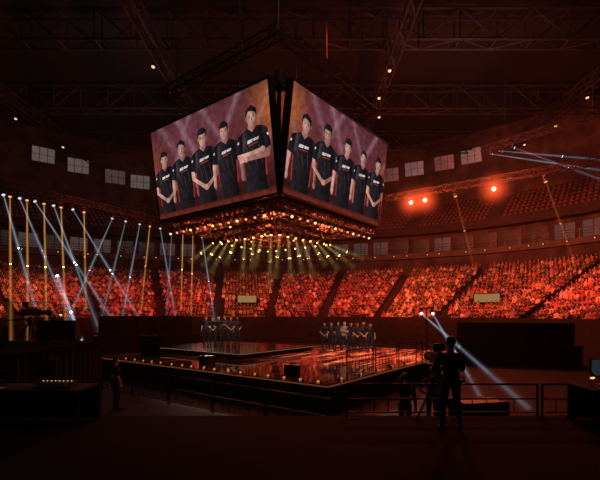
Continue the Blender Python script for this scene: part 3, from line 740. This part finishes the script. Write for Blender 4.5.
for i,(tx,ty) in enumerate(YB):
    t=i/15
    if t<.5: p=CJ-VJ*2.6+UJ*(2.6-5.2*t*2)
    else: p=CJ-UJ*2.6+VJ*(-2.6+5.2*(t-.5)*2)
    p=p+V(0,0,7.99)
    tg=at(tx+(tx-275)*.2+random.uniform(-5,5),ty+random.uniform(4,22),p.y-1)
    lamp(p,tg,'lens_amber','yellow moving head with a short beam, %s around the inner rig truss'%ORD[i],'yellow lamps on the inner rig truss',('yellow',YEL,1.6),.42,r0=.05,r1=.16,fall=FAST,soft=2)
for i in range(12):
    t=i/11
    p=(CJ+VJ*2.6+UJ*(2.4-4.8*t)) if i%2 else (CJ+UJ*2.6+VJ*(2.4-4.8*t))
    p=p+V(0,0,7.99); lamp(p,p+V(0,-.9,-1),'lens_amber','amber lamp on the rear of the inner rig truss, %s of the rear ones'%ORD[i],'rear lamps on the inner rig truss',None,.36)
for i in range(12):
    d,e=(UJ,VJ) if i%2 else (VJ,UJ); p=CJ+d*(-3.6+7.2*(i//2)/5)+e*(0 if i%4<2 else 2.6)+V(0,0,8.2+.27)
    lamp(p,p+V(0,-.6,-1),'lens_pink' if i%2 else 'lens_amber','small lamp on the cross trusses inside the rig, %s of these'%ORD[i],'lamps on the rig cross trusses',None,.32)
NS=V(.9,13.5,0); US=V(-.8,.6,0); VS=V(.6,.8,0); SU,SV,SZ=15.0,14.0,1.0
def S(u,v,z=0): return NS+US*u+VS*v+V(0,0,z)
p=at(88,338,27); p.z=0; lamp(p,at(57,283,30),'lens_white','white floor lamp beside the left desk aiming up and left','low beam lights',('cool',COOL,4),1.0,False,r0=.06,r1=.12,soft=2)
stp=S(.5,10.2,SZ); LZ=3.55
st=thing('lamp_stand','black crossbar stand holding two white lamps at the right stage edge','stand',stp)
m=MB(); m.tube((0,0,0),(0,0,LZ-SZ),.04); m.build('pole',M['black'],st)
m=MB(); m.tube((-.4,0,LZ-SZ),(.4,0,LZ-SZ),.04); m.build('crossbar',M['black'],st)
for q in range(3):
    a=q*2.094; m=MB(); m.tube((0,0,.6),(math.cos(a)*.5,math.sin(a)*.5,.03),.025); m.build('leg',M['black'],st)
for i,(dx,b,lb) in enumerate([(-.3,(530,402,11.8),'left white lamp on the stand with a long beam toward the camera platform'),(.3,(488,404,14),'right white lamp on the stand with a steeper downward beam')]):
    p=stp+V(dx,0,LZ-SZ-.04); t=at(*b); t.z=max(t.z,.1)
    lamp(p,t,'lens_bright',lb,'low beam lights',('cool',COOL,1.5),.4,True,r0=.035,r1=.085,soft=2.4)

# ---------------------------------------------------------------- stage
sa=math.atan2(VS.y,VS.x)
stg=thing('stage_platform','large black glossy stage with reflective tiled floor under the video cube','stage',NS,sa)
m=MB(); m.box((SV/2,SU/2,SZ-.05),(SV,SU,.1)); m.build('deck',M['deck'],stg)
m=MB(); m.box((SV/2,SU/2,(SZ-.1)/2),(SV-.1,SU-.1,SZ-.1))
for i in range(15): m.box((.03,SU*(i+.5)/15,.45),(.06,.06,.85))
for i in range(14): m.box((SV*(i+.5)/14,.03,.45),(.06,.06,.85))
m.build('skirt',M['skirt'],stg)
m=MB()
m.box((-.02,SU/2,SZ-.06),(.05,SU,.04)); m.box((SV/2,-.02,SZ-.06),(SV,.05,.04)); m.build('edge_strip',mk('edge_strip_led',(.05,.02,.015),.4,emis=(1,.3,.1),estr=.1),stg)
RHT=.3; RU0,RU1,RV0,RV1=7.2,14.6,3.3,9.4
rs=thing('stage_riser','low black rectangular riser under the left team on the stage','riser',S(RU0,RV0,SZ),sa)
a_,b_=RV1-RV0,RU1-RU0
m=MB(); m.box((a_/2,b_/2,RHT-.03),(a_,b_,.06)); m.build('top',mk('riser_top_gloss',(.010,.009,.010),.14,scale=2),rs)
m=MB(); m.box((a_/2,b_/2,(RHT-.06)/2),(a_-.1,b_-.1,RHT-.06)); m.build('skirt',M['blackcloth'],rs)
m=MB(); m.box((-.02,b_/2,RHT-.03),(.04,b_,.03)); m.box((a_/2,-.02,RHT-.03),(a_,.04,.03)); m.build('edge_strip',mk('riser_edge',(.1,.08,.07),.4,emis=(.8,.4,.25),estr=.16),rs)
def footlight(loc,rz,label,group):
    r=thing('footlight',label,'stage light',loc,rz,group); k=.5
    m=MB(); m.add([(x*k,y*k,z*k) for x,y,z in [(-.1,-.16,0),(.14,-.16,0),(.14,.16,0),(-.1,.16,0),(-.02,-.14,.17),(.1,-.14,.17),(.1,.14,.17),(-.02,.14,.17)]],[(0,3,2,1),(4,5,6,7),(0,1,5,4),(1,2,6,5),(2,3,7,6),(3,0,4,7)]); m.build('housing',M['black'],r)
    m=MB(); m.add([(x*k,y*k,z*k) for x,y,z in [(-.095,-.12,.03),(-.095,.12,.03),(-.035,.11,.15),(-.035,-.11,.15)]],[(0,1,2,3)]); m.build('lens',M['foot'],r); return r
f0=footlight(S(.5,.2,SZ),sa,'small amber footlight on the stage edge running to the left','footlights on the left stage edge')
for i in range(1,17): copy_tree(f0,S(.5+i*.72+random.uniform(-.06,.06),.2,SZ),sa)
f1=footlight(S(.25,1.2,SZ),sa+math.pi/2,'small amber footlight on the stage edge running to the right','footlights on the right stage edge')
for i in range(1,5): copy_tree(f1,S(.25,1.2+i*1.4,SZ),sa+math.pi/2)
sr=thing('stage_stairs','black stairs with handrails up to the right stage edge','stairs',S(-.06,8.0,0),sa)
for i in range(5):
    m=MB(); m.box((.8,-.15-.3*i,(1-.2*i)-.11),(1.6,.3,.06)); m.build('step',M['black'],sr)
for q in (0,1.6):
    m=MB(); m.add([(q-.02,0,0),(q+.02,0,0),(q+.02,0,.92),(q-.02,0,.92),(q-.02,-1.55,0),(q+.02,-1.55,0),(q+.02,-1.55,.1),(q-.02,-1.55,.1)],[(0,1,2,3),(4,7,6,5),(0,4,5,1),(2,6,7,3),(0,3,7,4),(1,5,6,2)]); m.build('stringer',M['black'],sr)
    m=MB(); m.path([(q,-.03,.95),(q,-.03,2.0),(q,-1.5,1.1),(q,-1.5,0)],.03,6); m.tube((q,-.7,.5),(q,-.7,1.6),.025); m.path([(q,0,1.5),(q,-1.5,.6)],.02); m.build('handrail',M['rail'],sr)
def guard(loc,rz,L,label,group,h=1.0,name='guard_rail'):
    r=thing(name,label,'railing',loc,rz,group); m=MB()
    m.path([(0,0,0),(0,0,h),(L,0,h),(L,0,0)],.025,6); m.tube((0,0,h*.55),(L,0,h*.55),.018); m.build('frame',M['rail'],r)
    m=MB()
    for i in range(1,int(L/.3)): m.tube((i*.3,0,.1),(i*.3,0,h*.55),.012,None,4)
    m.tube((0,0,.1),(L,0,.1),.015); m.build('bars',M['rail'],r); return r
for i in range(3): guard(S(.12,1.4+i*2.2,SZ),sa,2.0,'black guard rail along the right stage edge, %s from the front corner'%ORD[i],'guard rails on the stage')
for i in range(8):
    guard(S(-1.4+i*2.35,-2.0,0),math.atan2(US.y,US.x),2.25,'black crowd barrier on the floor before the stage, %s from the right'%ORD[i],'crowd barriers before the stage',1.05,'crowd_barrier')

def desk(c,rz,L,ph,label,fh=1.32):
    r=thing('player_desk',label,'desk',c,rz)
    m=MB(); m.box((0,0,ph/2),(L+.6,2.4,ph)); m.build('podium',M['skirt'],r)
    m=MB(); m.box((0,-.55,ph+fh/2),(L,.08,fh))
    for i in range(6): m.box((-L/2+L*i/5,-.6,ph+fh/2),(.06,.06,fh))
    m.build('front_panel',M['skirt'],r)
    m=MB(); m.box((0,-.1,ph+.76),(L-.2,.8,.05)); m.build('top',M['black'],r)
    for q in (-1,1): m=MB(); m.box((q*(L/2-.05),-.1,ph+.38),(.08,.8,.74)); m.build('side_panel',M['black'],r)
    return r
def monitor(loc,rz,label,group):
    r=thing('monitor',label,'monitor',loc,rz,group)
    m=MB(); m.lathe((0,0,0),(0,0,1),[(.14,0),(.14,.015),(.03,.03),(.025,.2)],12); m.build('stand',M['black'],r)
    m=MB(); m.box((0,0,.36),(.62,.04,.36)); m.box((0,-.03,.36),(.3,.04,.2)); m.build('case',M['black'],r)
    m=MB(); m.box((0,.022,.36),(.58,.006,.32)); m.build('display',M['screenglow'],r); return r
dl=at(146,330,30.2); dl.z=0; DPH=1.75
desk(dl,.5,6.2,DPH,'long black player desk with front panel at the left of the stage')
for i in range(5):
    o_=Matrix.Rotation(.5,3,'Z')@V(-2.4+1.2*i,-.05,0); monitor((dl.x+o_.x,dl.y+o_.y,DPH+.785),.5,'black monitor on the left player desk, %s from the left'%ORD[i],'monitors on the left player desk')
dr=at(512,330,27); dr.z=0
desk(dr,-.35,6.6,1.35,'long low black player desk on a podium right of the stage')
for i in range(5):
    o_=Matrix.Rotation(-.35,3,'Z')@V(-2.5+1.25*i,-.05,0); monitor((dr.x+o_.x,dr.y+o_.y,1.35+.785),-.35,'black monitor on the right player desk, %s from the left'%ORD[i],'monitors on the right player desk')
def speaker(loc,rz,w,h,label,group=None):
    r=thing('loudspeaker',label,'loudspeaker',loc,rz,group)
    m=MB(); m.add([(-w/2,-w*.4,0),(w/2,-w*.4,0),(w*.4,w*.4,0),(-w*.4,w*.4,0),(-w/2,-w*.4,h),(w/2,-w*.4,h),(w*.4,w*.4,h),(-w*.4,w*.4,h)],[(0,3,2,1),(4,5,6,7),(0,1,5,4),(1,2,6,5),(2,3,7,6),(3,0,4,7)]); m.build('cabinet',M['black'],r)
    for q,rr in ((.3,.36),(.74,.24)):
        m=MB(); m.lathe((0,-w*.4-.0,h*q),(0,-1,0),[(w*rr,0),(w*rr,.03),(w*rr*.85,.02),(w*rr*.3,-.0)],16); m.build('driver',M['rubber'],r)
    m=MB(); m.tube((-.15*w,0,h+.05),(.15*w,0,h+.05),.02); m.tube((-.15*w,0,h),(-.15*w,0,h+.05),.02); m.tube((.15*w,0,h),(.15*w,0,h+.05),.02); m.build('handle',M['rubber'],r)
    return r
p=at(150,358,22); speaker((p.x,p.y,SZ),.4,.95,1.1,'tall black loudspeaker near the left stage edge')
speaker(S(2.2,1.0,SZ),sa-math.pi/2+.5,.6,.4,'low black wedge speaker by the near stage corner')
speaker(S(7.2,1.2,SZ),sa-math.pi/2,.6,.4,'low black wedge speaker in front of the riser')

SP=[]
for a,b,stn in (('down',None,'stand'),('clasp',None,'stand'),('behind',None,'wide'),('cross','cross2','wide'),('down','hips','step'),('clasp',None,'step')):
    SP.append(fuse(human(arms(a,b),stn,True),.0135,2))
BLK=(.022,.02,.022); hm=hair_mesh(); pm_={}
PNAME=['arms at the sides','hands clasped in front','hands behind the back','arms crossed','hand on hip','hands clasped, foot forward']
def put_player(px,Y,zf,pose,rz,label,group,shirt=BLK,tro=(.018,.018,.02)):
    k=(pose,shirt,tro)
    if k not in pm_: pm_[k]=fig_mesh('player_body',SP[pose],pal(shirt,tro,skin=SK[pose%3]))
    return person(pm_[k],hm,((px-300)/F*Y,Y,zf),rz,label,group,random.uniform(.97,1.04))
LTm=[(206,27.0,0),(212.5,27.1,1),(218.5,27.0,2),(225,27.2,3),(231,27.0,1),(237,27.1,4)]
for i,(px,Y,ps) in enumerate(LTm):
    put_player(px,Y,SZ+RHT,ps,random.uniform(.1,.6),'player in black, %s, %s from left in the left team'%(PNAME[ps],ORD[i]),'team standing at the left of the stage')
RTm=[(324.5,26.0,1),(331.5,25.8,0),(338,25.6,2),(344.5,25.4,3),(351,25.2,4),(357.5,25.0,1),(364,24.8,5),(370.5,24.6,0)]
for i,(px,Y,ps) in enumerate(RTm):
    put_player(px,Y,SZ,ps,random.uniform(-.6,.1),'player in %s, %s, %s from left in the right team'%('grey' if i==3 else 'black',PNAME[ps],ORD[i]),'team standing at the right of the stage',BLK if i not in (3,) else (.3,.28,.27))

# ---------------------------------------------------------------- foreground
PZ=1.1
pf=thing('camera_platform','low black carpeted camera platform across the near foreground','platform',(.2,5.5,0))
m=MB(); m.box((0,0,PZ-.04),(19,7.2,.08)); m.build('deck',M['carpet'],pf)
m=MB(); m.box((0,0,(PZ-.08)/2),(18.9,7.1,PZ-.08)); m.build('drape',M['blackcloth'],pf)
for i in range(4): guard(V(1.0+2.1*i,9.02,PZ),0,2.0,'black safety rail on the far edge of the camera platform, %s from the left'%ORD[i],'safety rails on the camera platform',.7)
lp=thing('equipment_platform','tall black draped platform at the far left of the floor','platform',(-10,11.7,0))
m=MB(); m.box((0,0,2.36),(7,4.2,.1)); m.build('deck',M['carpet'],lp)
m=MB(); n=60
per=[]
for i in range(n): per.append((-3.45+6.9*i/n,-2.05))
for i in range(40): per.append((3.45,-2.05+4.1*i/40))
for i in range(n): per.append((3.45-6.9*i/n,2.05))
for i in range(40): per.append((-3.45,2.05-4.1*i/40))
N_=len(per); vs=[];fs=[]
for zz in (0.0,2.31):
    for i,(x,y) in enumerate(per):
        w=.04*math.sin(i*1.9); vs.append((x+(w if abs(x)>3.4 else 0),y+(w if abs(y)>2.0 else 0),zz))
for i in range(N_): fs.append((i,(i+1)%N_,(i+1)%N_+N_,i+N_))
m.add(vs,fs); m.build('drape',M['blackcloth'],lp)
def case(loc,rz,sz,label):
    r=thing('flight_case',label,'case',loc,rz); w,d,h=sz
    m=MB(); m.box((0,0,.12+h/2),(w,d,h)); m.build('body',M['black'],r)
    m=MB()
    for a in (-1,1):
        for b in (-1,1):
            m.box((a*w/2,b*d/2,.12+h/2),(.03,.03,h+.02)); m.box((0,b*d/2,.12+h*(.5+a*.5)),(w,.03,.03)); m.box((a*w/2,0,.12+h*(.5+b*.5)),(.03,d,.03))
    m.box((0,0,.12+h*.7),(w+.02,d+.02,.03)); m.build('edging',M['rail'],r)
    for a in (-1,1):
        for b in (-1,1):
            m=MB(); m.tube((a*w*.38-.025,b*d*.36,.06),(a*w*.38+.025,b*d*.36,.06),.06,None,10); m.build('castor',M['rubber'],r)
    m=MB(); m.box((0,-d/2-.015,.12+h*.45),(.2,.03,.1)); m.build('latch',M['rail'],r)
case((-7.2,12.6,2.41),.2,(1.0,.6,.55),'black flight case standing on the left platform')
case((-8.6,11.4,2.41),-.1,(.9,.6,.4),'lower black flight case on the left platform, nearer the edge')
case((4.5,10.6,0),.2,(1.2,.7,1.0),'tall black flight case on the floor right of the camera operator')
def accentlamp(loc,rz,label):  # invented lamps, added as small warm highlights in the dark foreground
    r=thing('added_lamp',label,'lamp',loc,rz,'small warm added lamps')
    m=MB(); m.lathe((0,0,0),(0,0,1),[(.06,0),(.06,.015),(.012,.02),(.01,.22)],10); m.build('stand',M['black'],r)
    m=MB(); m.lathe((0,0,.24),(0,-.5,-.85),[(.02,-.05),(.045,0),(.06,.06)],10); m.build('shade',M['black'],r)
    m=MB(); m.lathe((0,0,.24),(0,-.5,-.85),[(.045,.061),(.035,.075),(.01,.08)],10); m.build('bulb',M['warm'],r)
def pdesk(x,y,L,label):
    tb=thing('production_desk',label,'table',(x,y,PZ))
    m=MB(); m.box((0,0,.74),(L,.8,.04)); m.build('top',M['blackcloth'],tb)
    m=MB(); m.box((0,.38,.38),(L,.03,.7)); m.build('front_drape',M['blackcloth'],tb)
    for a in (-1,1):
        for b in (-1,1): m=MB(); m.tube((a*(L/2-.05),b*.34,0),(a*(L/2-.05),b*.34,.73),.025); m.build('leg',M['rail'],tb)
def console(x,y,label):
    mx=thing('mixing_console',label,'console',(x,y,PZ+.76))
    m=MB(); m.add([(-.35,-.2,0),(.35,-.2,0),(.35,.1,0),(-.35,.1,0),(-.35,-.2,.05),(.35,-.2,.05),(.35,.1,.13),(-.35,.1,.13)],[(0,3,2,1),(4,5,6,7),(0,1,5,4),(1,2,6,5),(2,3,7,6),(3,0,4,7)]); m.build('body',M['black'],mx)
    m=MB()
    for i in range(12): m.box((-.3+.055*i,-.1,.09),(.02,.04,.03))
    m.build('faders',M['rail'],mx)
    m=MB()
    for i in range(8): m.box((-.3+.08*i,.05,.122),(.014,.014,.014))
    m.build('indicator_lights',M['warm'],mx)
pdesk(6.7,8.4,2.2,'black production table on the near right of the camera platform')
for i in range(2): monitor((6.2+.9*i,8.58,PZ+.76),math.pi+.15-.3*i,'monitor on the right production table, %s one'%('left','right')[i],'monitors on the right production table')
console(6.6,8.22,'sloped black mixing console on the right production table')
accentlamp((5.8,8.35,PZ+.76),-.2,'small warm added lamp on the right production table')
pdesk(-5.4,8.4,2.4,'black production table on the near left of the camera platform')
for i in range(2): monitor((-6.1+.85*i,8.58,PZ+.76),.2-.3*i,'monitor seen from behind on the left production table, %s one'%('left','right')[i],'monitors on the left production table')
console(-4.8,8.3,'sloped black mixing console on the left production table')
for i,(x,y,rz) in enumerate([(-6.3,8.2,.2),(-5.9,8.15,-.3)]):
    m=MB(); m.add([(-.15,-.1,0),(.15,-.1,0),(.15,.1,.012),(-.15,.1,.004),(-.15,-.1,-.006),(.15,-.1,-.006),(.15,.1,.006),(-.15,.1,-.002)],[(0,1,2,3),(4,7,6,5),(0,4,5,1),(2,6,7,3),(1,5,6,2),(0,3,7,4)])
    o=m.build('paper_sheet',M['paper']); o.location=(x,y,PZ+.768); o.rotation_euler=(0,0,rz); tag(o,'white paper sheet on the left production table, %s one'%('left','right')[i],'paper','papers on the left production table')
accentlamp((-7.1,12.5,2.41+.67),0,'small warm added lamp on the flight case of the left platform')
accentlamp((-6.45,8.45,PZ+.76),.2,'small warm added lamp on the left production table')
def vcam(loc,rz,hh,label):
    r=thing('video_camera',label,'video camera',loc,rz)
    for q in range(3):
        a=q*2.094+.5; m=MB(); m.tube((0,0,hh-.1),(math.cos(a)*.42,math.sin(a)*.42,.02),.03,.02); m.lathe((math.cos(a)*.42,math.sin(a)*.42,0),(0,0,1),[(.04,0),(.04,.03)],8); m.build('leg',M['rail'],r)
    m=MB(); m.lathe((0,0,hh-.15),(0,0,1),[(.06,0),(.09,.08),(.07,.15),(.06,.2)],12); m.build('tripod_head',M['black'],r)
    m=MB(); m.box((0,.05,hh+.18),(.16,.5,.22)); m.box((0,.05,hh+.32),(.05,.35,.05)); m.build('body',M['black'],r)
    m=MB(); m.lathe((0,.3,hh+.17),(0,1,0),[(.06,0),(.07,.05),(.075,.25),(.1,.28),(.1,.36)],14); m.build('lens',M['black'],r)
    m=MB(); m.box((-.02,-.12,hh+.42),(.22,.05,.15)); m.build('viewfinder',M['black'],r)
    for s in (-1,1):
        m=MB(); m.tube((s*.05,-.05,hh),(s*.19,-.5,hh-.06),.014); m.tube((s*.19,-.5,hh-.06),(s*.2,-.6,hh-.07),.022); m.build('pan_handle',M['rubber'],r)
    return r
opx,opy=2.85,7.95
vcam((opx-.02,opy+.67,PZ),0,1.12,'broadcast camera on a tripod on the near right platform')
fo=fuse(human(arms('reach'),'wide',True,turn=.15,short=False),.0105,2)
person(fig_mesh('operator_body',fo,pal((.02,.019,.021),(.018,.018,.022),skin=SK[1])),hair_mesh(.15),(opx,opy,PZ),math.pi,'camera operator in dark clothes standing with back turned on the platform',None,1.02)
fo=fuse(human(arms('down','headset'),'step',True,turn=-.3,short=False),.0115,2)
crew=fig_mesh('crew_body',fo,pal((.03,.028,.03),(.02,.02,.024),skin=SK[0]))
person(crew,hair_mesh(-.3),(2.75,11.0,0),math.pi-.5,'crew member in dark top standing below the platform, one hand at the ear',None,1.0)
person(pm_[(0,BLK,(.018,.018,.02))],hm,(-6.3,14.4,0),2.4,'crew member in black standing beside the left platform',None,1.02)
person(pm_[(4,BLK,(.018,.018,.02))],hm,(3.75,11.9,0),2.7,'crew member in black with hand on hip behind the camera operator',None,1.02)
vcam((-8.3,12.9,2.41),-.4,.75,'video camera on a low tripod on the left platform')
ch=thing('folding_chair','black folding chair behind the right production table','chair',(6.55,7.6,PZ),math.pi)
m=MB(); m.box((0,0,.43),(.44,.42,.04)); m.build('seat',M['black'],ch)
m=MB(); m.box((0,.24,.78),(.44,.03,.24)); m.build('backrest',M['black'],ch)
for s in (-1,1):
    m=MB(); m.tube((s*.23,.26,.92),(s*.23,-.22,0),.014); m.build('leg',M['rail'],ch); m=MB(); m.tube((s*.2,-.18,.42),(s*.2,.26,0),.014); m.build('leg',M['rail'],ch)
fo=fuse(human(arms('desk',None,-.42),'sit',True,turn=.1,short=False),.0115,2)
person(fig_mesh('technician_body',fo,pal((.02,.019,.021),(.018,.018,.022),skin=SK[1])),hair_mesh(.1,-.42),(6.55,7.6,PZ),math.pi,'seated technician in dark clothes working at the right production table')

# ---------------------------------------------------------------- lights
def spot(loc,tgt,col,e,ang=50,blend=.6,r=.4):
    l=bpy.data.lights.new('unseen_spot','SPOT'); l.energy=e; l.color=col; l.spot_size=math.radians(ang); l.spot_blend=blend; l.shadow_soft_size=r
    o=bpy.data.objects.new('unseen_spot',l); COL.objects.link(o); o.location=loc
    o.rotation_euler=(Vector(tgt)-Vector(loc)).to_track_quat('-Z','Y').to_euler(); return o
CC=[(1,.06,.036),(1,.15,.05),(1,.085,.048)]
PWR=[34,42,38,48,32,44,34,50,36,48,34]
for i,th in enumerate((-1.2,-.9,-.62,-.36,-.1,.15,.4,.66,.95,1.25,1.5)):
    t=P(th,5.0,5); s=V(BC[0]+20*math.sin(th)*.8,24,26)
    spot(s,t,CC[i%3],PWR[i]*1000,25,1.0)
spot((10,30,12),P(1.0,18,18),(1,.13,.05),20000,66,1.0); spot((4,34,13),P(.6,18,18),(1,.14,.055),14000,66,1.0)  # red washes added on the right upper wall in place of glowing haze
spot((-12,30,13),P(-.7,18,20),(1,.3,.16),1900,80,1.0); spot((-4,34,14),P(-.1,18,21),(1,.3,.16),1400,80,1.0)  # weaker brownish washes added to lift the left upper wall
for p_,e_ in (((-16,40,20),420),((14,34,21),420),((0,18,20),300)):
    l=bpy.data.lights.new('added_roof_fill','POINT'); l.energy=e_; l.color=(.85,.8,.85); l.shadow_soft_size=.5  # unseen fill added to keep roof and trusses visible
    o=bpy.data.objects.new('added_roof_fill',l); COL.objects.link(o); o.location=p_
for a,b in ((0,0),(2.6,2.6),(-2.6,-2.6),(2.6,-2.6),(-2.6,2.6)):
    p=CJ+UJ*a+VJ*b; l=bpy.data.lights.new('rig_red','POINT'); l.energy=560; l.color=(1,.13,.045); l.shadow_soft_size=.3
    o=bpy.data.objects.new('rig_red',l); COL.objects.link(o); o.location=(p.x,p.y,9.35)
spot((2,18,8),(3.2,25.5,1.5),(1,.75,.6),1500,40); spot((-5,19,8),(-5,27,2.2),(1,.75,.6),1800,28)
spot((6,37,9),(3,25.5,2),(1,.8,.7),3500,30); spot((-9,38,9),(-5,27,2.2),(1,.8,.7),3500,28)  # unseen backlights added for bright rims on both teams
spot((-4,4,14),(0,14,0),(.75,.7,.8),120,110)  # unseen fill added over the dark foreground
spot((-4,5,10),(-3,13,0),(1,.5,.25),350,70,1.0)  # unseen warm spot added to lift the near floor
w=bpy.data.worlds.new('World'); scene.world=w; w.use_nodes=True
n=w.node_tree.nodes; bg=n['Background']; bg.inputs[0].default_value=(.48,.4,.44,1); bg.inputs[1].default_value=.009
vs=n.new('ShaderNodeVolumeScatter'); vs.inputs['Density'].default_value=.00028; vs.inputs['Anisotropy'].default_value=.2
w.node_tree.links.new(vs.outputs[0],n['World Output'].inputs['Volume'])
cam=bpy.data.cameras.new('Camera'); cam.sensor_width=36; cam.lens=36*F/600; cam.shift_y=(HY-240)/600; cam.clip_end=300
co_=bpy.data.objects.new('Camera',cam); COL.objects.link(co_); co_.location=(0,0,CZ); co_.rotation_euler=(math.pi/2,0,0); scene.camera=co_
